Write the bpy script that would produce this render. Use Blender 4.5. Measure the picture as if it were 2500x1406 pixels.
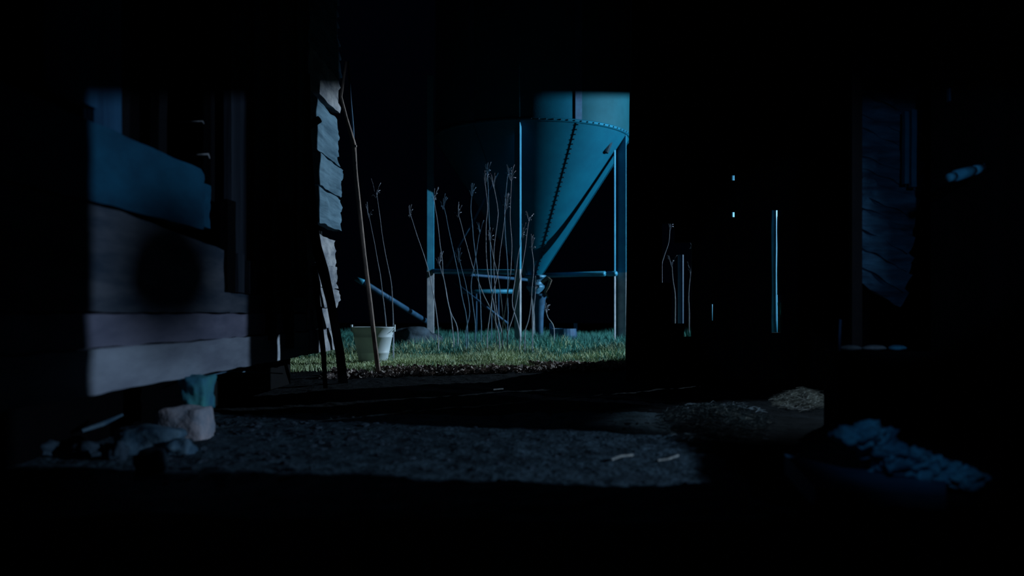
import bpy, bmesh, math, random
from mathutils import Vector, Matrix, noise
R = math.radians
sc = bpy.context.scene
for o in list(bpy.data.objects): bpy.data.objects.remove(o)
C = sc.collection
random.seed(7)

# ------------------------------------------------------------------ camera
F, CX, HY, CH = 2200.0, 1290.0, 765.0, 0.42      # focal length (px), vanishing point (px), eye height (m)
cd = bpy.data.cameras.new('camera'); cam = bpy.data.objects.new('camera', cd); C.objects.link(cam)
cam.location = (0, 0, CH); cam.rotation_euler = (R(90), 0, 0)
cd.sensor_width = 36; cd.lens = F/2500*36
cd.shift_x = -(CX-1250)/2500; cd.shift_y = (HY-703)/2500
cd.clip_start = 0.05; cd.clip_end = 200
cd.dof.use_dof = True; cd.dof.focus_distance = 6.4; cd.dof.aperture_fstop = 2.0
sc.camera = cam
def P(px, py, D): return Vector(((px-CX)*D/F, D, CH+(HY-py)*D/F))

# ------------------------------------------------------------------ sky, lamps, exposure
w = bpy.data.worlds.new('night'); sc.world = w; w.use_nodes = True
bg = w.node_tree.nodes['Background']; bg.inputs[0].default_value = (0.10, 0.28, 1.0, 1); bg.inputs[1].default_value = 0.0011
sc.view_settings.view_transform = 'Standard'; sc.view_settings.look = 'None'
sc.view_settings.gamma = 1; sc.view_settings.use_curve_mapping = False
sc.view_settings.exposure = 0.0
def spot(name, loc, target, power, color, angle, blend=0.3, radius=0.03):
    l = bpy.data.lights.new(name, 'SPOT'); l.energy = power; l.color = color
    l.spot_size = R(angle); l.spot_blend = blend; l.shadow_soft_size = radius
    o = bpy.data.objects.new(name, l); C.objects.link(o); o.location = loc
    o.rotation_euler = (Vector(target)-Vector(loc)).to_track_quat('-Z', 'Y').to_euler()
    return o
L1 = (7.0, 10.8, 3.027)
spot('yard_lamp', L1, (-1.2, 9.6, 1.4), 3100, (0.60, 0.82, 1.0), 78, 0.1, 0.03)
L2 = (3.16, 2.02, 0.91)
spot('hatch_lamp', L2, (-1.17, 2.9, 0.5), 165, (0.50, 0.72, 1.0), 70, 0.3, 0.02)
spot('panel_fill', (0.6, 0.2, 0.95), (1.42, 3.6, 0.736), 28.0, (0.30, 0.60, 1.0), 19, 0.3, 0.03)  # added fill light for the panel and handle, no visible source
spot('straw_fill', (2.2, 5.2, 1.9), (1.05, 3.85, 0.0), 100, (0.55, 0.80, 1.0), 26, 0.8, 0.03)  # added fill light that brightens the straw, no visible source

spot('hay_fill', (0.35, 0.1, 1.25), (0.95, 2.3, 0.12), 22.0, (0.30, 0.62, 1.0), 13, 0.9, 0.03)  # added fill light aimed at the hay clump, no visible source

# ------------------------------------------------------------------ materials
def mat(name, col, col2=None, rough=0.85, metal=0.0, scale=6, grain=None, bump=0.3, bscale=None, detail=6, spec=0.3):
    m = bpy.data.materials.new(name); m.use_nodes = True
    nt = m.node_tree; N = nt.nodes; L = nt.links; b = N['Principled BSDF']
    b.inputs['Roughness'].default_value = rough; b.inputs['Metallic'].default_value = metal
    b.inputs['Specular IOR Level'].default_value = spec
    tc = N.new('ShaderNodeTexCoord'); mp = N.new('ShaderNodeMapping'); L.new(tc.outputs['Object'], mp.inputs[0])
    if grain: mp.inputs['Scale'].default_value = grain
    n = N.new('ShaderNodeTexNoise'); n.inputs['Scale'].default_value = scale; n.inputs['Detail'].default_value = detail
    n.inputs['Roughness'].default_value = 0.62
    L.new(mp.outputs[0], n.inputs['Vector'])
    r = N.new('ShaderNodeValToRGB'); c2 = col2 or tuple(c*0.45 for c in col)
    r.color_ramp.elements[0].position = 0.36; r.color_ramp.elements[0].color = (*c2, 1)
    r.color_ramp.elements[1].position = 0.64; r.color_ramp.elements[1].color = (*col, 1)
    L.new(n.outputs['Fac'], r.inputs[0]); L.new(r.outputs[0], b.inputs['Base Color'])
    bp = N.new('ShaderNodeBump'); bp.inputs['Strength'].default_value = bump; bp.inputs['Distance'].default_value = 0.01
    n2 = N.new('ShaderNodeTexNoise'); n2.inputs['Scale'].default_value = bscale or scale*4; n2.inputs['Detail'].default_value = 5
    L.new(mp.outputs[0], n2.inputs['Vector']); L.new(n2.outputs['Fac'], bp.inputs['Height']); L.new(bp.outputs[0], b.inputs['Normal'])
    return m
GY = (1, .07, 1)            # grain along Y
GZ = (1, 1, .07)
M = {}
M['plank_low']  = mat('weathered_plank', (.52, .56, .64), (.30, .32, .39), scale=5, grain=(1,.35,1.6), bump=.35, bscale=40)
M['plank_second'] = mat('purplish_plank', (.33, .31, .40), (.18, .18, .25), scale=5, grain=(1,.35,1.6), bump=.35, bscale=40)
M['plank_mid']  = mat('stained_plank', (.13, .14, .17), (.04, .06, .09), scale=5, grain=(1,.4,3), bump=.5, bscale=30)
M['plank_blue'] = mat('blue_beam', (.008, .115, .21), (.004, .055, .11), scale=5, grain=(1,.4,1), bump=.25, bscale=30)  # even dark blue tone
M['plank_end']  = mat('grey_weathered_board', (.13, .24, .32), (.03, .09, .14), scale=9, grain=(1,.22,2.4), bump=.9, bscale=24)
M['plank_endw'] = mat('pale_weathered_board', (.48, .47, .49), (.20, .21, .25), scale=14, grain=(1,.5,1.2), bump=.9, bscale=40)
M['wood_dark']  = mat('dark_wood', (.05, .06, .08), (.02, .025, .035), scale=6, grain=GZ, bump=.4, spec=.04)  # plain dark wood tone
M['wood_black'] = mat('near_black_wood', (.012, .013, .016), (.006, .006, .008), scale=6, grain=GZ, bump=.3, spec=.04)  # plain near-black wood tone for walls, boards and linings
M['shade_black']       = mat('shade_black_wood', (.004,.004,.005), (.003,.003,.004), scale=6, spec=.04)  # near-black colour put on parts that should read as shade
M['board_vert'] = mat('vertical_board', (.03, .13, .25), (.01, .05, .11), scale=7, grain=GZ, bump=.4)
M['pole']       = mat('bare_branch', (.46, .33, .27), (.25, .19, .17), scale=20, grain=(1,1,.3), bump=.5)
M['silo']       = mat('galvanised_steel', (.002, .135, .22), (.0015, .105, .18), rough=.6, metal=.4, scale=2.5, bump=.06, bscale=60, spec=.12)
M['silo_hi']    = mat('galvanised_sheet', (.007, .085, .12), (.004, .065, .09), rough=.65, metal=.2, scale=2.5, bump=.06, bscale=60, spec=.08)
M['seam']       = mat('dark_seam', (.02, .06, .09), rough=.6, scale=30, spec=.04)
M['leg']        = mat('galvanised_leg', (.035, .28, .42), (.02, .20, .34), rough=.5, metal=.2, scale=6, bump=.1)
M['leg_low']    = mat('grey_galvanised_leg', (.36, .40, .44), (.22, .27, .32), rough=.6, metal=.2, scale=12, bump=.1)
M['steel_dull'] = mat('dull_blue_steel', (.03, .12, .22), (.02, .07, .15), rough=.6, metal=.2, scale=8, bump=.1)
M['boot']       = mat('boot_steel', (.06, .22, .34), (.02, .10, .18), rough=.5, metal=.3, scale=12, bump=.2)
M['rag']        = mat('sacking', (.40, .33, .28), (.15, .13, .12), scale=30, bump=.6)
M['bucket']     = mat('white_enamel', (.72, .80, .84), (.60, .70, .76), rough=.45, scale=4, bump=.05, spec=.5)
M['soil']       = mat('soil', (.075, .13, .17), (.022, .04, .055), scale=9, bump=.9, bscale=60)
M['shade_earth'] = mat('shade_dark_earth', (.012, .014, .017), (.006, .007, .009), scale=9, spec=.03, bump=.5, bscale=60)  # darker soil, shade painted into the ground colour
M['clod']       = mat('clod', (.08, .12, .16), (.025, .035, .05), scale=30, bump=.6)
M['stone_blue'] = mat('bluish_stone', (.16, .26, .33), (.05, .12, .19), scale=9, bump=.6, bscale=30)
M['stone_moss'] = mat('mossy_stone', (.10, .44, .42), (.07, .28, .44), scale=7, bump=.5, bscale=30)
M['stone_pink'] = mat('pinkish_block', (.80, .68, .70), (.42, .46, .54), scale=14, bump=.6, bscale=40)
M['stone_dark'] = mat('dark_stone', (.06, .10, .14), (.03, .05, .07), scale=9, bump=.6, bscale=30)
M['grass_dry']  = mat('dry_grass', (.72, .82, .50), (.36, .44, .28), scale=1.4, bump=0)
M['grass_green']= mat('green_grass', (.10, .38, .32), (.04, .18, .17), scale=1.6, bump=0)
M['weed']       = mat('dry_stalk', (.60, .62, .72), (.35, .40, .50), scale=30, bump=.1)
M['weed_blue']  = mat('dry_stalk_grey', (.22, .38, .54), (.14, .25, .38), scale=30, bump=.1)
M['leaf']       = mat('dead_leaf', (.48, .38, .34), (.06, .05, .05), scale=12, bump=.2)
M['straw']      = mat('straw', (.75, .74, .68), (.20, .20, .19), scale=14, bump=.1)
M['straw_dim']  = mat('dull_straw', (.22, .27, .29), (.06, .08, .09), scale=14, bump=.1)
M['wool']       = mat('matted_hay', (.08, .34, .52), (.02, .12, .22), scale=12, bump=.8, bscale=50)
M['shed_board'] = mat('blue_grey_board', (.03, .11, .19), (.006, .02, .045), scale=9, grain=(.3,1,2), bump=.8)
M['pale_blue']  = mat('pale_blue_paint', (.12, .55, .80), (.08, .40, .62), scale=20)
M['pale']       = mat('pale_chip', (.6, .58, .58), (.4,.4,.42), scale=20)

# ------------------------------------------------------------------ helpers
def link(name, me, m=None, parent=None):
    o = bpy.data.objects.new(name, me); C.objects.link(o)
    if m is not None:
        for k in (m if isinstance(m, (list, tuple)) else [m]): me.materials.append(k)
    if parent: o.parent = parent
    return o
def obj(name, bm, m, parent=None, smooth=False):
    me = bpy.data.meshes.new(name)
    bmesh.ops.recalc_face_normals(bm, faces=bm.faces)
    q = parent; off = Vector()                   # geometry is given in world space
    while q is not None: off += q.location; q = q.parent
    bm.transform(Matrix.Translation(-off))
    bm.to_mesh(me); bm.free()
    if smooth: me.polygons.foreach_set('use_smooth', [True]*len(me.polygons))
    return link(name, me, m, parent)
def top(name, bm, m, origin, label, cat, group=None, smooth=False):
    o = origin if isinstance(origin, Vector) else Vector(origin)
    bm.transform(Matrix.Translation(-o))
    ob = obj(name, bm, m, None, smooth); ob.location = o
    return tag(ob, label, cat, group)
def tag(o, label, cat, group=None, kind=None):
    o['label'] = label; o['category'] = cat
    if group: o['group'] = group
    if kind: o['kind'] = kind
    return o
def thing(name, label, cat, loc, group=None):
    o = bpy.data.objects.new(name, None); C.objects.link(o); o.location = loc; o.empty_display_size = .05
    return tag(o, label, cat, group)
def nz(v, s, seed=0): return noise.noise(Vector((v[0]*s+seed*7.3, v[1]*s+seed*3.1, v[2]*s-seed*5.7)))
def rough_box(bm, lo, hi, div=(1,1,1), amp=0.0, sc_=12, seed=0, rot=None, ends=0.0, axis=1):
    """a box subdivided and roughened; ends = extra raggedness of the far end along axis"""
    lo = Vector(lo); hi = Vector(hi); d = hi-lo; g = {}
    def vert(i, j, k):
        key = (i, j, k)
        if key not in g:
            p = Vector((lo[0]+d[0]*i/div[0], lo[1]+d[1]*j/div[1], lo[2]+d[2]*k/div[2]))
            if amp:
                p += Vector((nz(p, sc_, seed), nz(p, sc_, seed+5), nz(p, sc_, seed+9)))*amp
            if ends and (i, j, k)[axis] == div[axis]:
                p[axis] += nz(Vector((p[0]*.2, 0, p[2])), 22, seed+3)*ends + nz(Vector((0, 0, p[2])), 70, seed+4)*ends*.45
            if rot is not None: p = rot @ p
            g[key] = bm.verts.new(p)
        return g[key]
    nx, ny, n_z = div
    for i in range(nx):
        for j in range(ny):
            for k in (0, n_z):
                bm.faces.new([vert(i,j,k), vert(i+1,j,k), vert(i+1,j+1,k), vert(i,j+1,k)])
    for i in range(nx):
        for k in range(n_z):
            for j in (0, ny):
                bm.faces.new([vert(i,j,k), vert(i+1,j,k), vert(i+1,j,k+1), vert(i,j,k+1)])
    for j in range(ny):
        for k in range(n_z):
            for i in (0, nx):
                bm.faces.new([vert(i,j,k), vert(i,j+1,k), vert(i,j+1,k+1), vert(i,j,k+1)])
    return bm
def tube(bm, pts, rads, seg=10, cap=True):
    pts = [Vector(p) for p in pts]
    if not isinstance(rads, (list, tuple)): rads = [rads]*len(pts)
    rings = []; up = None
    for i, p in enumerate(pts):
        t = (pts[min(i+1, len(pts)-1)] - pts[max(i-1, 0)]).normalized()
        if up is None: up = t.orthogonal().normalized()
        up = (up - t*up.dot(t)).normalized(); s = t.cross(up)
        rings.append([bm.verts.new(p + (up*math.cos(2*math.pi*a/seg) + s*math.sin(2*math.pi*a/seg))*rads[i]) for a in range(seg)])
    for a, b in zip(rings, rings[1:]):
        for k in range(seg): bm.faces.new([a[k], a[(k+1)%seg], b[(k+1)%seg], b[k]])
    if cap: bm.faces.new(rings[0][::-1]); bm.faces.new(rings[-1])
    return bm
def lathe(bm, prof, c, seg=64, a0=0, a1=360, tilt=None):
    full = abs(a1-a0) >= 360; n = seg if full else seg+1; rings = []
    for r_, z in prof:
        ring = []
        for k in range(n):
            a = R(a0+(a1-a0)*k/seg); p = Vector((r_*math.sin(a), -r_*math.cos(a), z))
            if tilt: p = tilt @ p
            ring.append(bm.verts.new(Vector(c)+p))
        rings.append(ring)
    for a, b in zip(rings, rings[1:]):
        for k in range(seg): bm.faces.new([a[k], a[(k+1)%n], b[(k+1)%n], b[k]])
    return bm
def beam(bm, a, b, wd, ht):
    a = Vector(a); b = Vector(b); t = (b-a).normalized()
    s = t.cross(Vector((0,0,1))); s = s.normalized() if s.length > .01 else Vector((1,0,0)); u = s.cross(t)
    vs = []
    for p in (a, b):
        for x, y in ((-1,-1),(1,-1),(1,1),(-1,1)): vs.append(bm.verts.new(p+s*x*wd/2+u*y*ht/2))
    for f in ((0,1,2,3),(7,6,5,4),(0,4,5,1),(1,5,6,2),(2,6,7,3),(3,7,4,0)): bm.faces.new([vs[i] for i in f])
    return bm
def rock(bm, c, size, seed, amp=.25, sub=4, sq=.0, rot=0):
    tmp = bmesh.new(); bmesh.ops.create_icosphere(tmp, subdivisions=sub, radius=1)
    rm = Matrix.Rotation(rot, 4, 'Z')
    for v in tmp.verts:
        p = v.co.copy(); m_ = max(abs(p.x), abs(p.y), abs(p.z))
        p = p.lerp(p/m_, sq)
        p *= 1 + nz(p, 1.3, seed)*amp + nz(p, 4, seed+1)*amp*.3
        v.co = rm @ Vector((p.x*size[0], p.y*size[1], p.z*size[2])) + Vector(c)
    me = bpy.data.meshes.new('t'); tmp.to_mesh(me); tmp.free(); bm.from_mesh(me); bpy.data.meshes.remove(me)
    return bm
def B(): return bmesh.new()
def raw(name, V, Fs, mats, mi=None):
    me = bpy.data.meshes.new(name); me.from_pydata(V, [], Fs); me.update()
    o = link(name, me, mats)
    if mi: me.polygons.foreach_set('material_index', mi)
    return o

# ------------------------------------------------------------------ ground
def gh(x, y):
    h = noise.noise(Vector((x*.55, y*.55, 1.7)))*.03
    if 1.2 < y < 7.5 and -2.6 < x < 2.6:
        a = noise.noise(Vector((x*3.2, y*3.2, 4.)))
        b_ = noise.noise(Vector((x*13, y*13, 9.)))
        c_ = noise.noise(Vector((x*38, y*38, 2.)))
        h += a*.010 + max(b_, -.2)*.009 + c_*.003
    return h - .008
def axis(rng):
    out = [rng[0][0]]
    for a, b, s in rng:
        n = max(1, round((b-a)/s)); out += [a+(b-a)*(i+1)/n for i in range(n)]
    return out
xs = axis([(-14,-2.6,.6), (-2.6,-1.5,.05), (-1.5,1.3,.012), (1.3,2.6,.04), (2.6,14,.6)])
ys = axis([(-1.5,1.9,.15), (1.9,4.4,.014), (4.4,7.5,.03), (7.5,16,.2), (16,40,1.)])
V = [(x, y, gh(x, y)) for y in ys for x in xs]
nx_ = len(xs)
Fs = [(j*nx_+i, j*nx_+i+1, (j+1)*nx_+i+1, (j+1)*nx_+i) for j in range(len(ys)-1) for i in range(nx_-1)]
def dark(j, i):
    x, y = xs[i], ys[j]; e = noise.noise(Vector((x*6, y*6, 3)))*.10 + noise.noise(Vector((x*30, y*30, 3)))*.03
    return 1 if (y > 3.84+e*.6 and y < 40) or x > .56+e or y < 1.9 else 0  # paints shade into the ground outside the lit patch
g = raw('ground', V, Fs, [M['soil'], M['shade_earth']], [dark(j, i) for j in range(len(ys)-1) for i in range(nx_-1)]); g['kind'] = 'structure'

# clods and chips on the trodden soil (nobody could count them)
bm = B()
for i in range(420):
    y = random.uniform(2.2, 3.9); x = random.uniform(-1.25, .9) * (1 if random.random() < .6 else .9)
    if random.random() < .35: x = random.uniform(-1.2, -.55)
    s = random.uniform(.003, .009) * (1.6 if x < -.6 else 1)
    tmp = bmesh.ops.create_icosphere(bm, subdivisions=1, radius=1)
    sx, sy, sz = s*random.uniform(.8, 2.2), s*random.uniform(.8, 1.8), s*random.uniform(.25, .7); a = random.random()*6
    for v in tmp['verts']:
        c = v.co * (1+random.uniform(-.25, .25)); c = Vector((c.x*sx, c.y*sy, c.z*sz)); c.rotate(Matrix.Rotation(a, 3, 'Z'))
        v.co = c + Vector((x, y, gh(x, y)+sz*.35))
o = obj('soil_clods', bm, M['clod']); tag(o, 'small clods and chips scattered over the moonlit strip of soil', 'soil', kind='stuff')

# ------------------------------------------------------------------ the timber building on the left
WX = -1.17
def wz(k): return CH + 1.17*k
barn = thing('timber_building', 'old timber building on stones at left with pale planks and ragged corner', 'building', (-2.2, 3.6, .2))
def hplank(y0, y1, z0, z1, m, seed, x1=WX, th=.05, amp=.006, ends=0.0, name='plank', ny=None):
    bm = B(); ny = ny or max(8, int((y1-y0)/.035)); nzd = max(3, int((z1-z0)/.014))
    rough_box(bm, (x1-th, y0, z0), (x1, y1, z1), (1, ny, nzd), amp, 9, seed, ends=ends, axis=1)
    return obj(name, bm, m, barn, False)
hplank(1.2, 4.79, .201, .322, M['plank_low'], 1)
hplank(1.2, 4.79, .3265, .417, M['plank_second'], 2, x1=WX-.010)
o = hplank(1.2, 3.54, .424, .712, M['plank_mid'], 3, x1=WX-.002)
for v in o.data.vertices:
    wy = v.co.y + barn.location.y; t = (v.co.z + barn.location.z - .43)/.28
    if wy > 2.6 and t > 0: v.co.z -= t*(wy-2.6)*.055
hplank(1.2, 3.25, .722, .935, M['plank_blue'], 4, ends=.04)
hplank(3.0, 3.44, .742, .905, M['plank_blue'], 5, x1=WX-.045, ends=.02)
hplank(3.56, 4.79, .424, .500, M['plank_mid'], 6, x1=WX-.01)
# vertical boards above the blue beam
def vboard(y0, y1, z0, z1, x1, m, seed, name='vertical_board', th=.03):
    bm = B(); rough_box(bm, (x1-th, y0, z0), (x1, y1, z1), (1, 3, 24), .004, 8, seed); return obj(name, bm, m, barn)
vboard(2.20, 2.47, .98, 3.2, WX-.01, M['board_vert'], 1)
vboard(2.49, 2.66, .93, 3.2, WX-.03, M['board_vert'], 2)
vboard(2.68, 2.78, .90, 3.2, WX-.06, M['wood_black'], 3)
vboard(2.80, 2.92, .90, 3.2, WX-.09, M['shade_black'], 4)
vboard(3.10, 3.17, .90, 3.2, WX-.10, M['wood_black'], 5)  # boards blackened here to stand in for a shaded opening
for i, (a, b, c) in enumerate([(3.55,3.66,.0),(3.68,3.86,-.02),(3.88,4.02,-.01),(4.04,4.22,-.03),(4.24,4.38,-.01),(4.40,4.58,-.02),(4.6,4.79,-.01)]):
    vboard(a, b, (.66, .52, .60, .66, .56, .70, .62)[i], 3.2, WX+c, M['wood_dark'], 10+i)
vboard(3.47, 3.56, .50, .86, WX+.012, M['shade_black'], 30, 'batten')  # batten coloured black in place of shade
vboard(3.62, 3.70, .505, .66, WX+.004, M['wood_dark'], 31, 'batten'); vboard(3.78, 3.88, .50, .64, WX+.0, M['wood_dark'], 32, 'batten')
vboard(4.05, 4.12, .30, .95, WX+.02, M['wood_black'], 33, 'batten'); vboard(4.34, 4.42, .25, .95, WX+.02, M['wood_black'], 34, 'batten')
# pale ragged boards of the far corner
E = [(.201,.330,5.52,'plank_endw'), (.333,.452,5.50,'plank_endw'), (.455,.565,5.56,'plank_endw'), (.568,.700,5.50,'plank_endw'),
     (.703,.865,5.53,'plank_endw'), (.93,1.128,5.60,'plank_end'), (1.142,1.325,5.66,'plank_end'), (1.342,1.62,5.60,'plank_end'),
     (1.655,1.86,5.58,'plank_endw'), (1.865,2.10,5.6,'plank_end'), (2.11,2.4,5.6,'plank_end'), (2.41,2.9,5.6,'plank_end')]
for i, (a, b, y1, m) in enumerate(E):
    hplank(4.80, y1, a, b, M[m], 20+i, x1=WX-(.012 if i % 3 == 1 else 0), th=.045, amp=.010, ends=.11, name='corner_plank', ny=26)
bm = B(); tube(bm, [P(748,311,4.83), P(762,302,4.84), P(780,291,4.86)], [.022,.022,.02], 10); obj('peg', bm, M['wood_black'], barn, True)
# body of the building behind its cladding: end walls, dark inner wall, roof and added black underfloor beam
bm = B(); rough_box(bm, (-4.6, 1.15, .22), (-4.5, 5.5, 3.1)); obj('rear_wall', bm, M['wood_black'], barn)
bm = B(); rough_box(bm, (-4.6, 1.1, .22), (-1.24, 1.19, 3.1)); obj('end_wall', bm, M['wood_black'], barn)
bm = B(); rough_box(bm, (-4.6, 5.36, .22), (-1.24, 5.42, 3.1)); obj('end_wall', bm, M['wood_black'], barn)
bm = B(); rough_box(bm, (-4.6, 1.15, .20), (-1.24, 5.4, .27)); obj('floor_deck', bm, M['wood_black'], barn)
bm = B(); rough_box(bm, (-1.27, 3.52, .24), (-1.24, 5.38, 3.1)); obj('inner_lining', bm, M['wood_black'], barn)
bm = B(); rough_box(bm, (-1.48, 1.2, .005), (-1.40, 5.3, .20)); obj('underfloor_blocker', bm, M['shade_black'], barn)  # added black beam that fills in the shade under the floor
bm = B(); beam(bm, (-4.9, 3.3, 3.1), (-1.0, 3.3, 3.35), 4.7, .08); obj('roof', bm, M['wood_black'], barn)
for (px, py, s) in ((509,380,.010), (495,298,.006)):
    bm = B(); p = P(px, py, 3.30); p.x = -1.17
    d = 2200*1.17/(1290-px); p = P(px, py, d); tube(bm, [p+Vector((-.08,0,.0)), p+Vector((.0,0,s*.4)), p+Vector((.004,0,-s))], [s*.5,s*.5,s*.2], 8)
    obj('nail', bm, M['pale'], barn, True)

# stones under the near corner
def stone(px0, px1, py0, py1, D, seed, m, label, sq=.5, amp=.25, depth=1.0, rot=0, zmin=None, name='foundation_stone', cat='stone', group=None):
    a = P(px0, py1, D); b = P(px1, py0, D); c = (a+b)/2
    if zmin is not None: a.z = zmin; c.z = (a.z+b.z)/2
    s = ((b.x-a.x)/2, (b.x-a.x)/2*depth, (b.z-a.z)/2)
    c.x *= (D+s[1]*.6)/D
    bm = B(); rock(bm, (c.x, D+s[1]*.6, c.z), s, seed, amp, 4, sq, rot)
    return top(name, bm, m, (c.x, D+s[1]*.6, a.z), label, cat, group, True)
st = B()   # wedge stone, wide at its top
c0 = P(462, 955, 3.05)
rock(st, (c0.x, 3.12, (.088+.205)/2), (.047, .06, .060), 3, .2, 4, .75)
for v in st.verts:
    k = (v.co.z-.088)/.117; v.co.x = c0.x + (v.co.x-c0.x)*(.72+.34*max(0, k)) + .012*(1-k) - .012*k*(v.co.x < c0.x)
top('foundation_stone', st, M['stone_moss'], (c0.x, 3.12, .088), 'greenish blue wedge stone holding up the timber building at left', 'stone', smooth=True)
stone(388, 513, 994, 1084, 3.0, 5, M['stone_pink'], 'pinkish square block beneath the wedge stone under the building', .78, .12, .8, zmin=-.03)
stone(285, 452, 1046, 1112, 2.68, 8, M['stone_blue'], 'flat blue grey slab lying in front of the pinkish block', .55, .3, .7, rot=.3, zmin=-.02, name='stone_slab')
stone(392, 470, 1070, 1125, 2.66, 12, M['stone_blue'], 'small pale lump of rock at right end of flat blue slab', .3, .5, .9, zmin=-.02, name='stone_lump')
stone(330, 400, 1100, 1180, 2.36, 15, M['stone_dark'], 'dim upright stone at lower left below the blue slab', .4, .35, .8, zmin=-.03, name='stone')
stone(175, 245, 1083, 1120, 2.62, 17, M['stone_dark'], 'low dim stone beside the slab at far lower left', .3, .4, .9, zmin=-.02, name='stone')
stone(255, 310, 1080, 1125, 2.56, 19, M['stone_dark'], 'small dim stone between the low stone and blue slab', .3, .4, .9, zmin=-.02, name='stone')
stone(30, 140, 1078, 1150, 2.6, 21, M['stone_dark'], 'broad dim stone at the extreme lower left of the picture', .3, .4, .9, zmin=-.02, name='stone')
bm = B(); tube(bm, [P(200,1052,2.75), P(250,1035,2.8), P(300,1012,2.85)], [.006,.008,.004], 8)
top('stick', bm, M['stone_blue'], P(250,1035,2.8), 'short dim stick lying on the stones under the building', 'stick')

# ------------------------------------------------------------------ leaning boards and the bare branch
def leaning_board(pts, label, th=.02, m='wood_black'):
    """pts: (px_left, px_right, py, D) rows down the board; the broad face looks at the camera"""
    bm = B(); rows = []
    for (l, r_, py, D) in pts:
        a = P(l, py, D); b = P(r_, py, D); t = Vector((.012, th, 0))
        rows.append([bm.verts.new(v) for v in (a, b, b+Vector((-.006, th, 0)), a+Vector((.0, th, 0)))])
    for a, b in zip(rows, rows[1:]):
        for k in range(4): bm.faces.new([a[k], a[(k+1)%4], b[(k+1)%4], b[k]])
    bm.faces.new(rows[0]); bm.faces.new(rows[-1][::-1])
    q = pts[-1]; return top('leaning_board', bm, M[m], P((q[0]+q[1])/2, q[2], q[3]), label, 'board')
leaning_board([(722,757,180,4.78),(728,759,330,4.80),(744,776,545,4.86),(760,785,600,4.92),(775,802,657,5.0),(797,819,740,5.15),(819,841,862,5.4),(826,850,935,5.6)],
              'long black board leaning against the ragged pale corner of the building')
leaning_board([(763,773,650,4.86),(770,783,740,4.92),(783,796,862,5.02),(789,800,948,5.07)], 'thin dark slat leaning left of the long black board')
bm = B(); pts = [(845,150),(832,236),(846,290),(862,352),(868,420),(876,500),(889,620),(905,750),(914,830),(925,916)]
pl = []; rr = []
for i, (x, y) in enumerate(pts):
    D = 5.85 + (y-236)/680*.31; pl.append(P(x, y, D)); rr.append(.0095 + .007*(i/9) + random.uniform(-.0012, .0012))
pl[3] += Vector((.004,0,0)); rr[3] = .016
br = thing('bare_branch', 'tall bare branch standing on the soil before the bucket, leaning to the corner', 'branch', pl[-1])
tube(bm, pl, rr, 10); obj('stem', bm, M['pole'], br, True)
bm = B(); tube(bm, [P(862,352,5.9), P(861,310,5.93), P(856,250,5.95), P(850,150,5.98)], [.011,.009,.008,.006], 8); obj('side_shoot', bm, M['steel_dull'], br, True)
bm = B(); tube(bm, [P(862,356,5.89), P(870,357,5.88)], [.011,.008], 8); obj('knot', bm, M['pole'], br, True)

# ------------------------------------------------------------------ bucket
D = 7.45; bc = P(911, 889, D); bc.z = 0.0
bk = thing('bucket', 'white metal bucket with a handle lug on the grass beside the bare branch', 'bucket', bc)
rt = 51*D/F; rb = 33*D/F; h = .305
bm = B(); lathe(bm, [(0,.0),(rb,.0),(rb+.003,.02),(rb+(rt-rb)*.3,.09),(rb+(rt-rb)*.32+.004,.096),(rb+(rt-rb)*.34,.102),(rb+(rt-rb)*.72,.22),(rb+(rt-rb)*.74+.004,.226),(rb+(rt-rb)*.76,.232),
                     (rt,h-.006),(rt+.006,h-.002),(rt+.005,h+.004),(rt-.003,h+.003),(rt-.006,h-.01),(rb-.004,.012),(0,.012)], bc, 56)
obj('bucket_body', bm, M['bucket'], bk, True)
for s in (-1, 1):
    bm = B(); q = bc+Vector((s*(rt+.004), 0, h)); rough_box(bm, q+Vector((-.006,-.02,-.035)), q+Vector((.006,.02,.022)), (1,3,3), .001); obj('handle_lug', bm, M['bucket'], bk)
bm = B(); tube(bm, [bc+Vector((math.cos(R(a))*(rt+.008), -.02-.11*math.sin(R(a)), h+.0-.075*math.sin(R(a)))) for a in range(0, 181, 12)], .0025, 6); obj('handle', bm, M['bucket'], bk, True)

# ------------------------------------------------------------------ silo
SX, SY, SR = (1300-CX)*12.1/F, 12.1, 1.30
silo = thing('silo', 'blue steel grain silo with cone hopper on tall legs in the yard', 'silo', (SX, SY, 0))
ZR = CH + 422*SY/F; ZB = CH + 92*SY/F
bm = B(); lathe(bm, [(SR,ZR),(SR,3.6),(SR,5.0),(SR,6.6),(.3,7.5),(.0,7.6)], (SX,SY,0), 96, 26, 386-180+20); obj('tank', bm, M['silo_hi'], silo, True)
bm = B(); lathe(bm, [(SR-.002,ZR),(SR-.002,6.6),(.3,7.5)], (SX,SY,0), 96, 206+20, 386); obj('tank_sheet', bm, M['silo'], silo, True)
bm = B(); lathe(bm, [(SR+.012,ZR+.03),(SR+.022,ZR+.02),(SR+.012,ZR-.01),(SR,ZR-.015)], (SX,SY,0), 96); ring = obj('tank_ring', bm, M['silo'], silo, True)
bm = B(); bmesh.ops.create_icosphere(bm, subdivisions=1, radius=.010); bolt_me = bpy.data.meshes.new('bolt'); bm.to_mesh(bolt_me); bm.free(); bolt_me.materials.append(M['seam'])
def bolt(p, parent):
    o = bpy.data.objects.new('bolt', bolt_me); C.objects.link(o); o.parent = parent; o.location = p-silo.location
bm = B(); n = 14; lathe(bm, [(SR+(.12-SR)*i/n, ZR+(ZB-ZR)*i/n) for i in range(n+1)], (SX,SY,0), 96); obj('hopper', bm, M['silo'], silo, True)
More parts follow.
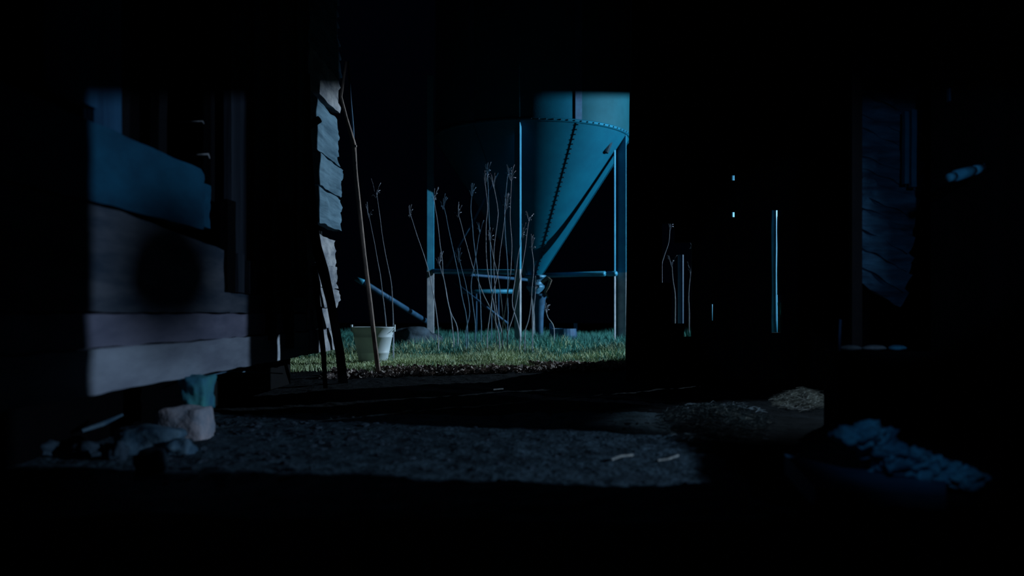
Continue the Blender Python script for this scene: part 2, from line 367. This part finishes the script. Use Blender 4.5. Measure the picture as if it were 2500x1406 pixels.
for az in (25, 85, -35, 145, -95, -155):
    s = math.sin(R(az)); c = -math.cos(R(az)); tng = Vector((math.cos(R(az)), math.sin(R(az)), 0))
    def at(t): return Vector((SX+s*(SR+(.12-SR)*t+.004), SY+c*(SR+(.12-SR)*t+.004), ZR+(ZB-ZR)*t))
    bm = B()
    out = Vector((s, c, -.6)).normalized()
    vs = []
    for t in (0.0, 1.0):
        wd = .022 if t == 0 else .012
        vs += [bm.verts.new(at(t)-tng*wd), bm.verts.new(at(t)+tng*wd), bm.verts.new(at(t)+tng*wd+out*.006), bm.verts.new(at(t)-tng*wd+out*.006)]
    for f in ((0,1,5,4),(1,2,6,5),(2,3,7,6),(3,0,4,7),(0,3,2,1),(4,5,6,7)): bm.faces.new([vs[i] for i in f])
    sm = obj('hopper_seam', bm, M['silo'], silo)
    if az == 25:
        for i in range(34): bolt(at((i+.5)/34)+out*.010, sm)
    bm = B(); q0 = Vector((SX+s*(SR+.006), SY+c*(SR+.006), ZR)); rough_box(bm, (-.045,-.006,ZR), (.045,.006,6.6), rot=Matrix.Translation((SX+s*(SR+.006), SY+c*(SR+.006), 0)) @ Matrix.Rotation(R(az), 4, 'Z'))
    obj('tank_seam', bm, M['steel_dull'], silo)
for i in range(44):
    a = R(-75+i*3.9); bolt(Vector((SX+math.sin(a)*(SR+.02), SY-math.cos(a)*(SR+.02), ZR+.008)), ring)
# boot, chute
BX = (1316-CX)*SY/F
bm = B(); lathe(bm, [(.13,.93),(.15,.92),(.15,.89),(.105,.88),(.10,.80),(.12,.79),(.12,.76),(.075,.70),(.08,.66)], (SX+.04,SY-.1,0), 32); obj('boot', bm, M['boot'], silo, True)
bm = B(); lathe(bm, [(.10,.68),(.10,.64),(.085,.60),(.06,.40),(.05,.05)], (BX,SY-.1,0), 24); obj('chute', bm, M['steel_dull'], silo, True)
bm = B(); pts = [P(1322,690,11.85), P(1336,678,11.85), P(1344,684,11.85), P(1338,700,11.85), P(1331,712,11.85), P(1338,728,11.85)]
tube(bm, pts, [.025,.03,.022,.018,.02,.008], 8); obj('sacking_tie', bm, M['rag'], silo, True)
# legs: angle irons
def leg(px, D, wA, wB, dirA, dirB, name='leg', z1=3.4):
    c = Vector(((px-CX)*D/F, D, 0)); 
    lg = None
    for seg, (z0, zz) in enumerate(((0, .95), (.95, z1))):
        bm = B()
        for d_, wd in ((dirA, wA), (dirB, wB)):
            d_ = Vector((*d_, 0)).normalized(); nrm = Vector((-d_.y, d_.x, 0))*.006
            vs = [bm.verts.new(c+v+Vector((0,0,z))) for z in (z0, zz) for v in (Vector()-nrm, d_*wd-nrm, d_*wd+nrm, nrm)]
            for f in ((0,1,2,3),(7,6,5,4),(0,4,5,1),(1,5,6,2),(2,6,7,3),(3,7,4,0)): bm.faces.new([vs[i] for i in f])
        if seg == 0: low = bm
        else:
            lg = obj(name, bm, M['leg'], silo)
    lw = obj('leg_foot', low, M['leg_low'], silo); lw.parent = lg; lw.location = (0,0,0)
    # foot mesh already relative to silo origin, the leg object sits at that origin too
    return lg
leg(1507, 11.7, .085, .125, (-.55,-.83), (.87,-.5))
leg(1272, 10.85, .05, .085, (-.4,-.92), (-.92,.4))
leg(1057, 11.3, .075, .05, (-1,-.35), (.1,1))
leg(1300, 13.45, .08, .08, (1,0), (0,-1))
def brace(a, b, r_, m='leg', name='brace'):
    bm = B(); tube(bm, [a, b], r_, 10); return obj(name, bm, M[m], silo, True)
brace(P(1058,662,11.3), P(1268,664,10.9), .030)
brace(P(1333,672,12.6), P(1476,668,11.8), .034); brace(P(1484,668,11.75), P(1503,668,11.6), .034)
brace(P(1055,663,12.2), P(1300,684,13.4), .022, 'steel_dull')
brace(P(1090,652,12.0), P(1162,530,11.6), .016, 'steel_dull'); brace(P(1158,536,11.6), P(1252,350,11.1), .016, 'steel_dull')
brace(P(1110,690,12.6), P(1240,790,12.4), .016, 'steel_dull')
bm = B(); tube(bm, [P(1505,300,11.5), P(1478,372,11.45)], [.05,.04], 10); obj('leg_bracket', bm, M['seam'], silo)

# things round the silo
tr = thing('trestle', 'low blue steel trestle behind the dry weeds under the silo', 'trestle', (-.55, 13.9, 0))
bm = B(); tube(bm, [P(1128,712,13.9), P(1252,711,13.9)], .034, 10); obj('rail', bm, M['leg'], tr, True)
for px in (1163, 1217):
    bm = B(); a = P(px, 712, 13.9); tube(bm, [a, Vector((a.x, a.y, 0))], .012, 8); obj('leg', bm, M['steel_dull'], tr, True)
bm = B(); tube(bm, [P(868,680,9.6), P(888,690,9.6)], [.022,.034], 10); q = P(880,686,9.6)
au = thing('auger_tube', 'dull blue tube slanting from behind the branch to the foot of the silo leg', 'tube', P(1050,790,11.6))
obj('tube_end', bm, M['leg'], au, True)
bm = B(); tube(bm, [P(888,690,9.6), P(1050,790,11.6)], .032, 12); obj('tube_body', bm, M['steel_dull'], au, True)
bm = B(); a = P(1375,805,11.0); lathe(bm, [(.02,.0),(.16,.0),(.17,.15),(.16,.235),(.15,.20),(.12,.18),(.0,.17)], (a.x, a.y, 0), 24)
for s in (-1, 1):
    rough_box(bm, (a.x+s*.15-.02, a.y-.03, .2), (a.x+s*.15+.02, a.y+.03, .30), (1,1,1), .004)
top('feed_tub', bm, M['steel_dull'], (a.x, a.y, 0), 'small dim blue tub with two lugs in the grass behind the hopper', 'tub')
bm = B(); rock(bm, P(1000, 822, 10.2)-Vector((0,0,.05)), (.34,.3,.16), 33, .3)
top('boulder', bm, M['stone_dark'], P(1000,846,10.2), 'dark low boulder in the grass between the bucket and silo', 'stone', smooth=True)

# ------------------------------------------------------------------ dry weeds
def weed(stalks, label, m='weed', heads=(), group=None):
    q = stalks[0]; base = P(*q[0]); base.z = 0
    r_ = thing('dry_weed', label, 'weed', base, group)
    bm = B()
    for s in stalks:
        pts = [P(*p) for p in s]; b0 = pts[0].copy(); b0.z = 0.0
        pp = [b0]+pts; n = len(pp)
        # smooth by subdividing (Catmull-Rom)
        out = []
        for i in range(n-1):
            p0, p1, p2, p3 = pp[max(i-1,0)], pp[i], pp[i+1], pp[min(i+2,n-1)]
            for k in range(4):
                t = k/4; out.append(.5*((2*p1)+(p2-p0)*t+(2*p0-5*p1+4*p2-p3)*t*t+(3*p1-p0-3*p2+p3)*t**3))
        out.append(pp[-1])
        out = [p+Vector((nz(p,5,1),nz(p,5,2),0))*.008 for p in out]
        tube(bm, out, [.0065-.0045*i/len(out) for i in range(len(out))], 5)
    obj('stems', bm, M[m], r_, True)
    for s in stalks:
        e = P(*s[-1]); bm = B()
        for k in range(random.randint(7, 11)):
            d = Vector((random.uniform(-.045,.045), random.uniform(-.04,.04), random.uniform(-.03,.12)))
            tube(bm, [e-Vector((0,0,.05)), e+d*.6, e+d], [.001,.0012,.0032], 4)
        obj('seed_head', bm, M[m], r_, True)
    return r_
def S(D, *pts): return [(x, y, D) for x, y in pts]
weed([S(7.6,(960,800),(955,700),(940,620),(926,520),(918,470)), S(7.7,(944,800),(930,690),(915,600),(900,520))], 'thin weed rising from behind the white bucket')
weed([S(9.2,(1069,800),(1058,720),(1040,640),(1013,560),(1000,520))], 'single weed stalk crossing the left silo leg')
weed([S(9.4,(1106,805),(1094,740),(1084,680),(1078,620),(1066,530),(1060,480)), S(9.5,(1116,800),(1100,760),(1085,690),(1072,640))], 'pair of weed stalks just right of the left silo leg')
weed([S(9.3,(1142,800),(1128,720),(1112,640),(1095,560),(1082,500)), S(9.2,(1138,810),(1146,760),(1138,700),(1120,630)), S(9.6,(1160,790),(1150,700),(1160,640),(1172,560))], 'weed clump of three crossing stalks left of the brace', 'weed_blue')
weed([S(8.9,(1212,812),(1205,740),(1190,660),(1186,560),(1190,500),(1184,440)), S(8.9,(1218,815),(1200,760),(1168,690),(1140,600),(1118,520)),
      S(8.8,(1190,812),(1200,740),(1214,670),(1222,610),(1236,500)), S(9.0,(1226,815),(1212,760),(1208,700),(1206,620),(1215,520),(1206,450))], 'tallest weed clump in the middle of the grass')
weed([S(8.7,(1226,812),(1236,740),(1246,670),(1250,600),(1246,520),(1248,430)), S(8.7,(1238,816),(1228,770),(1220,700),(1208,640),(1195,580)),
      S(8.8,(1240,812),(1256,760),(1268,690),(1280,620),(1292,530))], 'weed clump fanning out left of the front silo leg')
weed([S(9.0,(1268,806),(1252,748),(1256,690),(1266,620),(1276,570)), S(9.0,(1282,812),(1290,780),(1298,720),(1302,650),(1298,600)), S(9.1,(1300,800),(1305,740),(1308,700))], 'short weed clump before the hopper mouth')
weed([S(10.2,(1175,795),(1170,700),(1158,600),(1150,520),(1152,470)), S(10.3,(1240,795),(1238,640),(1232,520),(1240,420)), S(10.3,(1200,795),(1198,640),(1194,520),(1190,420))], 'faint tall weeds standing behind the tallest clump', 'weed_blue')
weed([S(10.0,(1352,800),(1338,775),(1334,755))], 'tiny weed sprig right of the hopper chute')

# ------------------------------------------------------------------ grass and litter
def blades(name, n, region, hfun, matpick, mats, wd=.004, lean=.35):
    V = []; Fs = []; mi = []
    for i in range(n):
        x, y = region()
        hh = hfun(x, y)*random.uniform(.45, 1.15); a = random.random()*6.283; w_ = wd*random.uniform(.6, 1.3)
        dx, dy = math.cos(a), math.sin(a); b = random.random()*6.283; l = hh*random.uniform(.1, lean*2)
        lx, ly = math.cos(b)*l, math.sin(b)*l; z = gh(x, y)-.004; k = len(V)
        V += [(x-dx*w_, y-dy*w_, z), (x+dx*w_, y+dy*w_, z), (x+dx*w_*.7+lx*.4, y+dy*w_*.7+ly*.4, z+hh*.6), (x-dx*w_*.7+lx*.4, y-dy*w_*.7+ly*.4, z+hh*.6), (x+lx, y+ly, z+hh)]
        Fs += [(k,k+1,k+2,k+3), (k+3,k+2,k+4)]; m_ = matpick(x, y); mi += [m_, m_]
    return raw(name, V, Fs, mats, mi)
def greg():
    while True:
        y = 6.2 + 8.3*random.random()**1.6; x = random.uniform(-.62, .36)*y*.5 if random.random() < .85 else random.uniform(-2.6, 2.6)
        edge = 6.55 + .95/(1+math.exp(-(x*2.2))) + noise.noise(Vector((x*2.2, 3, 0)))*.35
        if y > edge - (.35 if random.random() < .15 else 0): return x, y
def gh_(x, y): 
    p = noise.noise(Vector((x*1.6, y*1.6, 5)))
    return min(.165, .04 + max(0, y-7.2)*.045) * (1+.55*p)
def gpick(x, y):
    t = (y-8.8)/1.5 + noise.noise(Vector((x*2, y*2, 8)))*1.1
    return 1 if random.random() < 1/(1+math.exp(-3*t)) else 0
gr = blades('grass', 95000, greg, gh_, gpick, [M['grass_dry'], M['grass_green']])
tag(gr, 'lit strip of dry and green grass in the yard before the silo', 'grass', kind='stuff')
def litter(name, n, reg, m, label, smin=.01, smax=.03):
    V = []; Fs = []
    for i in range(n):
        x, y = reg(); s = random.uniform(smin, smax); c = Vector((x, y, gh(x, y)+s*.35+random.random()*.012))
        rt_ = Matrix.Rotation(random.random()*6.28, 3, 'Z') @ Matrix.Rotation(random.uniform(-.9,.9), 3, 'X') @ Matrix.Rotation(random.uniform(-.9,.9), 3, 'Y')
        k = len(V)
        for u in range(3):
            for v in range(3):
                p = Vector(((u-1)*s*(1-.35*abs(v-1)), (v-1)*s*.55*(1-.2*abs(u-1)), (abs(u-1))*s*random.uniform(.1,.6)))
                V.append(tuple(c + rt_ @ p))
        for u in range(2):
            for v in range(2): Fs.append((k+u*3+v, k+(u+1)*3+v, k+(u+1)*3+v+1, k+u*3+v+1))
    o = raw(name, V, Fs, m); return tag(o, label, 'leaves', kind='stuff')
def lreg():
    while True:
        x = random.uniform(-1.35, .75); y = random.uniform(5.3, 7.6)
        if y < 6.75+.5*(x+.4)+noise.noise(Vector((x*3,y*3,1)))*.5 and y > 5.9+.45*(x+1.1): return x, y
litter('dead_leaves', 2600, lreg, M['leaf'], 'dark dead leaves and litter along the front edge of the grass')
lt = blades('fallen_stems', 1500, lreg, lambda x, y: .03, lambda x, y: 0, [M['leaf']], .0025, 1.2); tag(lt, 'curled dry stems among the dark litter before the grass', 'litter', kind='stuff')

# ------------------------------------------------------------------ the dark shed on the right
shed = thing('dark_shed', 'unlit black board shed filling the middle right with narrow gaps', 'building', (2.6, 5.9, 0))
YS = 5.88
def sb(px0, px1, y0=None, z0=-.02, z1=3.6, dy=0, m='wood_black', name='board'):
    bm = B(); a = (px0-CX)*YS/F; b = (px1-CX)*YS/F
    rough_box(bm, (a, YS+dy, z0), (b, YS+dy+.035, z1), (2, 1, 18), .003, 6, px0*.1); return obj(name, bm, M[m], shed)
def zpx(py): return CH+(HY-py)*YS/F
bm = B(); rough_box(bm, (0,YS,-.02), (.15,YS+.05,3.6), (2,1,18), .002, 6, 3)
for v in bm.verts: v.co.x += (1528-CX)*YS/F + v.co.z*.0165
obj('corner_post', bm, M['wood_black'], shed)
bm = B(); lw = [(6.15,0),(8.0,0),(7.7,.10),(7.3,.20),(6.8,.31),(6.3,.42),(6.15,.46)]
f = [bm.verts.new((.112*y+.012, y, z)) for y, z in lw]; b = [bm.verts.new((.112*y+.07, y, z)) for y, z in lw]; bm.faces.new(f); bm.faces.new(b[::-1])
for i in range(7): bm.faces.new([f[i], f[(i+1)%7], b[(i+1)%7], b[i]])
obj('ground_shade_flag', bm, M['wood_black'], shed)  # hidden flag added only to shade the ground before the grass
sb(1573, 1617); 
sb(1616, 1648, z0=zpx(545)); sb(1616, 1640, z1=zpx(690), dy=.01)
sb(1647, 1692, z0=zpx(592)); sb(1639, 1669, z1=zpx(790), z0=-.02, dy=-.02) 
sb(1668, 1692, z1=zpx(822), dy=0.0)
sb(1690, 1738); sb(1737, 1744, z0=zpx(742)); sb(1737, 1744, z1=zpx(783)); sb(1743, 1786)
sb(1785, 1797, z0=zpx(426)); sb(1785, 1797, z0=zpx(517), z1=zpx(440)); sb(1785, 1797, z1=zpx(530))
sb(1796, 1840); sb(1839, 1884); sb(1883, 1912, z0=zpx(512)); sb(1883, 1912, z1=zpx(812)); sb(1901, 1912, z0=zpx(720), z1=zpx(528), dy=.0)
sb(1911, 1960); sb(1959, 2010); sb(2009, 2060); sb(2059, 2110); sb(2109, 2300); sb(2299, 2700); sb(2699, 3300)  # last boards run on past the frame to block stray lamp light
for px, ye in ((1694, 6.75), (1914, 6.6)):
    bm = B(); k = (px-CX)/F
    fin = [(k*6.13, 6.13), (k*ye, ye), (k*ye+.03, ye), (k*6.13+.03, 6.13)]
    lo_ = [bm.verts.new((x, y, 0)) for x, y in fin]; hi_ = [bm.verts.new((x, y, 3.5)) for x, y in fin]
    bm.faces.new(lo_[::-1]); bm.faces.new(hi_)
    for i in range(4): bm.faces.new([lo_[i], lo_[(i+1)%4], hi_[(i+1)%4], hi_[i]])
    obj('light_fin', bm, M['wood_black'], shed)  # fin added to stop lamp light leaking through the gap
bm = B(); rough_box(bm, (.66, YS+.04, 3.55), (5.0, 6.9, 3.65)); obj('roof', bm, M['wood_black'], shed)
for i, (px, a, b, m) in enumerate(((1662, 622, 800, 'steel_dull'),)):
    D = 8.2; bm = B(); q = P(px, a, D); tube(bm, [q, (q.x, q.y, 0)], .028, 10)
    top('fence_post', bm, M['steel_dull'], (q.x, q.y, 0), 'blue metal post seen through the widest gap of the dark shed', 'post')
weed([S(8.0,(1616,668),(1620,630),(1632,590),(1636,550)), S(7.9,(1648,735),(1644,690),(1640,640)), S(7.8,(1683,790),(1682,730),(1687,660),(1692,600)), S(7.8,(1690,800),(1692,740),(1690,670))], 'weed stalks seen through the gaps of the dark shed')
bm = B(); pts = [P(1889,y,9.5) for y in (480,540,600,660,720,780,830)]
tube(bm, [p+Vector((x,0,0)) for p, x in zip(pts, (.012,.008,.004,-.002,-.004,-.004,-.002))], [.024,.028,.034,.038,.042,.044,.044], 12)
top('fence_post', bm, M['leg'], P(1889,830,9.5), 'bright slender post in the tall slit of the dark shed', 'post', smooth=True)
bm = B(); q = P(1905, 748, 6.9); rock(bm, q, (.022,.03,.09), 4, .3)
# leafy sprig beside the bright post
V2 = B()
for i in range(16):
    a = q+Vector((random.uniform(-.015,.02), random.uniform(-.02,.02), -.32)); e = q+Vector((random.uniform(-.02,.03), random.uniform(-.03,.03), random.uniform(-.02,.09)))
    tube(V2, [a, (a+e)/2+Vector((.006,0,0)), e], [.004,.007,.001], 5)
bm.free(); top('grass_tuft', V2, M['grass_green'], q-Vector((0,0,.42)), 'green tuft of blades beside the bright post in the slit', 'grass')

for px, r_, D, y0, lb in ((1734,.040,9.4,700,'short pale post added to catch light behind the lowest small gap of the shed'), (1783,.042,9.3,380,'tall pale post added to catch light behind the two small square gaps of the shed')):
    bm = B(); q = P(px, y0, D); tube(bm, [q, (q.x, q.y, 0)], r_, 12); top('fence_post', bm, M['leg'], (q.x, q.y, 0), lb, 'post', smooth=True)  # both posts added to catch lamp light behind the small gaps
V2 = B(); q = P(1682, 822, 6.9); q.z = 0
for i in range(60):
    a = q+Vector((random.uniform(-.05,.05), random.uniform(-.1,.1), 0)); e = a+Vector((random.uniform(-.05,.05), random.uniform(-.05,.05), random.uniform(.2,.33)))
    tube(V2, [a, (a+e)/2+Vector((.006,0,0)), e], [.004,.005,.001], 4)
top('grass_tuft', V2, M['grass_green'], q, 'green grass tuft at the foot of the weeds in the shed gap', 'grass')
# added flag wall with a hatch cut to shape the second lamp's light (its opening lies just outside the frame)
side = thing('hatch_flag', 'unseen flag wall with a small hatch at the right, added to gate the second lamp', 'wall', (1.5, 1.6, 0))
def quad_slab(name, pts, x0, x1, m='wood_black'):
    bm = B(); f = [bm.verts.new((x0, y, z)) for y, z in pts]; b = [bm.verts.new((x1, y, z)) for y, z in pts]
    bm.faces.new(f); bm.faces.new(b[::-1])
    for i in range(len(pts)): bm.faces.new([f[i], f[(i+1)%len(pts)], b[(i+1)%len(pts)], b[i]])
    return obj(name, bm, M[m], side)
def lz(y): return CH+(HY-234)/F*y
YN, YF = 2.170, 2.692
quad_slab('board', [(-1.5,-.02),(YN,-.02),(YN,3),(-1.5,3)], 1.5, 1.53)
quad_slab('board', [(YF,-.02),(3.36,-.02),(3.36,3),(YF,3)], 1.5, 1.53)
quad_slab('flag_header', [(YN-.05,lz(YN-.05)),(YF+.05,lz(YF+.05)),(YF+.05,3),(YN-.05,3)], 1.50, 1.53)
quad_slab('flag_sill', [(YN-.05,-.02),(YF+.05,-.02),(YF+.05,.345),(YN-.05,.345)], 1.50, 1.53)
pc = Vector((2.64, 2.134, .868))
bm = B(); rock(bm, pc, (.012,.045,.028), 2, .2); tube(bm, [pc+Vector((0,0,.012)), pc+Vector((0,0,.9))], .0015, 6)
top('shadow_blob', bm, M['wood_black'], pc, 'small unseen blob on a cord, added behind the hatch to cast a shadow', 'blocker', smooth=True)  # unseen shape added to cast a soft shadow on the left wall
# added flag walls, the upper edge sloped to cut the yard lamp
lean = thing('lamp_flag', 'black flag walls with a sloping edge, added right of the yard to cut the lamp', 'building', (5.0, 9.2, 0))
bm = B(); ed = [(4.5,lz(4.5)),(13.5,lz(13.5)),(13.5,9),(4.5,9)]
f = [bm.verts.new((5.0, y, z)) for y, z in ed]; b = [bm.verts.new((5.04, y, z)) for y, z in ed]; bm.faces.new(f); bm.faces.new(b[::-1])
for i in range(4): bm.faces.new([f[i], f[(i+1)%4], b[(i+1)%4], b[i]])
obj('upper_flag', bm, M['wood_black'], lean)
bm = B(); rough_box(bm, (5.0,4.5,0), (5.04,13.5,1.6)); obj('lower_flag', bm, M['wood_black'], lean)  # added to keep the yard lamp off the nearest ground
bm = B(); rough_box(bm, (5.04,5.5,.0), (9.5,13.5,.05)); obj('bounce_stopper', bm, M['wood_black'], lean)  # black sheet added to soak up bounced lamp light
for y in (4.6, 13.4):
    bm = B(); rough_box(bm, (4.96,y-.06,0), (5.06,y+.06,lz(y)+.1)); obj('post', bm, M['wood_black'], lean)

# ------------------------------------------------------------------ dim things at the far right
gp = thing('slatted_panel', 'dim blue panel of slanting rough boards at upper right', 'panel', P(2170, 765, 3.75))
for i in range(17):
    D = 3.75 + (i % 3)*.012; y0 = 190+i*31+random.uniform(-6,6)
    a = P(2094, y0-26, D); b = P(2246 if i < 9 else 2240-(i-8)*4, y0+40+random.uniform(-6,6), D)
    bm = B(); dv = (b-a); L_ = dv.length; ang = math.atan2(dv.z, dv.x)
    rough_box(bm, (0,-.008,-.036), (L_,.008,.036), (20,1,6), .016, 16, i, rot=Matrix.Translation(a) @ Matrix.Rotation(-ang, 4, 'Y'))
    obj('slat', bm, M['shed_board'], gp)
for px0, px1, y0, y1 in ((2204,2214,275,450),(2221,2233,270,458)):
    bm = B(); a = P(px0,y1,3.68); b = P(px1,y0,3.68); rough_box(bm, (a.x,3.66,a.z), (b.x,3.69,b.z), (1,1,12), .003, 9, px0); obj('upright', bm, M['plank_blue'], gp)
bm = B(); a = P(2078,760,3.66); b = P(2103,150,3.66); rough_box(bm, (a.x,3.65,0), (b.x,3.69,b.z)); obj('post', bm, M['shade_black'], gp)
dp = 2.9
hd = thing('tool_handle', 'blurred blue banded handle pointing left out of the dark at right', 'tool', P(2320,433,dp))
A_, B_ = P(2316,434,dp), P(2460,392,dp+.1)
def seg(t0, t1, r0, r1, m, name):
    bm = B(); tube(bm, [A_.lerp(B_,t0), A_.lerp(B_,t1)], [r0,r1], 16); obj(name, bm, M[m], hd, True)
seg(0,.07,.013,.014,'pale_blue','tip'); seg(.07,.11,.011,.011,'wood_black','band'); seg(.11,.38,.018,.018,'pale_blue','grip'); seg(.38,.43,.012,.012,'wood_black','band')
seg(.43,.52,.016,.014,'pale_blue','collar'); seg(.52,.62,.009,.009,'wood_dark','shaft'); seg(.62,1.0,.013,.015,'leg','shaft_end'); seg(.97,1.35,.010,.010,'wood_black','shaft')
for x0, x1, m, lb in ((2052,2102,'pale','leftmost'),(2106,2163,'pale','middle'),(2170,2211,'pale_blue','rightmost and dimmest')):
    bm = B(); D = 3.3; c = P((x0+x1)/2, 849, D); rock(bm, c, ((x1-x0)/2*D/F,.03,.0105), x0*.01, .12)
    top('glint_oval', bm, M[m], c-Vector((0,0,.01)), lb+' of three pale ovals standing in for glints in a row on the dark ledge', 'glint_oval', 'glint ovals on the dark ledge', True)  # pale ovals stand in for glints of light
bm = B(); a = P(2040,857,3.27); b = P(2225,900,3.4); rough_box(bm, (a.x,3.24,-.02), (b.x,3.40,a.z-.001), (6,2,3), .002); top('ledge_block', bm, M['wood_black'], ((a.x+b.x)/2,3.3,-.02), 'black timber block forming the ledge beneath the glint ovals', 'block')
bm = B(); a = P(2050,822,3.28); tube(bm, [P(2050,857,3.28), a, P(2052,780,3.28)], .005, 8); top('peg', bm, M['steel_dull'], P(2050,857,3.28), 'small upright blue peg at the left end of the ledge', 'peg')
bm = B(); a = P(2320,236,3.4); rough_box(bm, P(2318,246,3.2), P(2372,215,3.2)+Vector((0,.02,0)), (1,1,1), 0, rot=None)
top('bracket', bm, M['plank_blue'], P(2320,246,3.2), 'small blue bracket at the top edge far right', 'bracket')
# straw heaps
def heap(px0, px1, py0, py1, n, label, D0, D1, m='straw', hz=.03, ln=.06, w_=.0016, name='straw_heap'):
    bm = B(); 
    for i in range(n):
        u = random.gauss(0,.27); v = random.gauss(0,.27)
        if u*u+v*v > .25: continue
        D = D0+(D1-D0)*(.5+v); px = px0+(px1-px0)*(.5+u) ; x = (px-CX)*D/F
        z = gh(x, D)+hz*math.exp(-(u*u+v*v)*9)*random.uniform(.3,1.1)+.004
        a = random.gauss(0,.7); l = ln*random.uniform(.3,1)
        d = Vector((math.cos(a)*l, math.sin(a)*l*1.0, random.uniform(-.2,.25)*l)); c = Vector((x, D, z))
        tube(bm, [c-d/2, c+Vector((0,0,random.uniform(-.004,.008))), c+d/2], [w_*.7, w_, w_*.6], 4)
    c = Vector((((px0+px1)/2-CX)*(D0+D1)/2/F, (D0+D1)/2, 0))
    o = top(name, bm, M[m], c, label, 'straw'); o['kind'] = 'stuff'; return o
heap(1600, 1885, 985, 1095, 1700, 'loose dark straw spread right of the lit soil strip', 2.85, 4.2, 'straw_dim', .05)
heap(1640, 1880, 985, 1090, 130, 'few bright straws lying over the dark straw', 2.9, 4.0, 'straw', .055, name='loose_straws')
heap(1885, 2035, 950, 1012, 1500, 'bright straw tuft heap at right of the dark straw', 3.85, 4.75, 'straw', .055, .085)
# matted hay at lower right and a plank beside it
hb = B(); 
for i, (px, py, s) in enumerate([(2110,1045,.045),(2060,1050,.022),(2150,1068,.05),(2190,1090,.045),(2235,1120,.05),(2270,1112,.03),(2290,1108,.022),(2320,1140,.04),(2200,1130,.04),(2360,1150,.035)]):
    D = 2.16; c = P(px, py+18, D); c.y += (i%3)*.03; rock(hb, c, (s*1.1, s, s*.62), 40+i, .75, 4)
for v in hb.verts: v.co += Vector((nz(v.co,60,1), nz(v.co,60,2), nz(v.co,60,3)))*.012
c = P(2200,1150,2.16); hay = top('hay_clump', hb, M['wool'], (c.x, c.y, 0), 'blurred blue clump of matted hay at lower right', 'hay', smooth=True); hay['kind'] = 'stuff'
bm = B(); pts = [(1915,1108,2.3),(2060,1142,2.25),(2310,1160,2.2),(2310,1215,2.0),(1990,1190,2.05)]
up = [bm.verts.new(P(*p)) for p in pts]; dn = [bm.verts.new(P(*p)-Vector((0,0,.05))) for p in pts]; bm.faces.new(up); bm.faces.new(dn[::-1])
for i in range(5): bm.faces.new([up[i], up[(i+1)%5], dn[(i+1)%5], dn[i]])
top('broken_board', bm, M['steel_dull'], P(2060,1160,2.2), 'dim broken board with a pointed end below the hay clump', 'board')
# single straws and twigs on the soil
for pts, r_, m, lb, nm in (
    ([(1493,1122,2.55),(1515,1114,2.58),(1545,1111,2.6)], .0035, 'straw', 'bright bent straw near the right end of the lit soil', 'straw_stem'),
    ([(1606,1124,2.55),(1630,1121,2.57),(1656,1112,2.6)], .003, 'straw', 'bluish straw at the very edge of the lit soil strip', 'straw_stem'),
    ([(1205,951,4.9),(1216,950,4.9),(1229,949,4.9)], .004, 'straw', 'tiny lone straw on the black ground in the middle', 'straw_stem'),
    ([(496,930,3.4),(520,915,3.6),(560,906,3.9),(620,908,4.3),(690,912,4.6)], .003, 'weed_blue', 'thin arched twig on the ground under the timber wall', 'twig')):
    bm = B(); q = [P(*p) for p in pts]; tube(bm, q, r_, 6); top(nm, bm, M[m], q[0], lb, nm.split('_')[0])
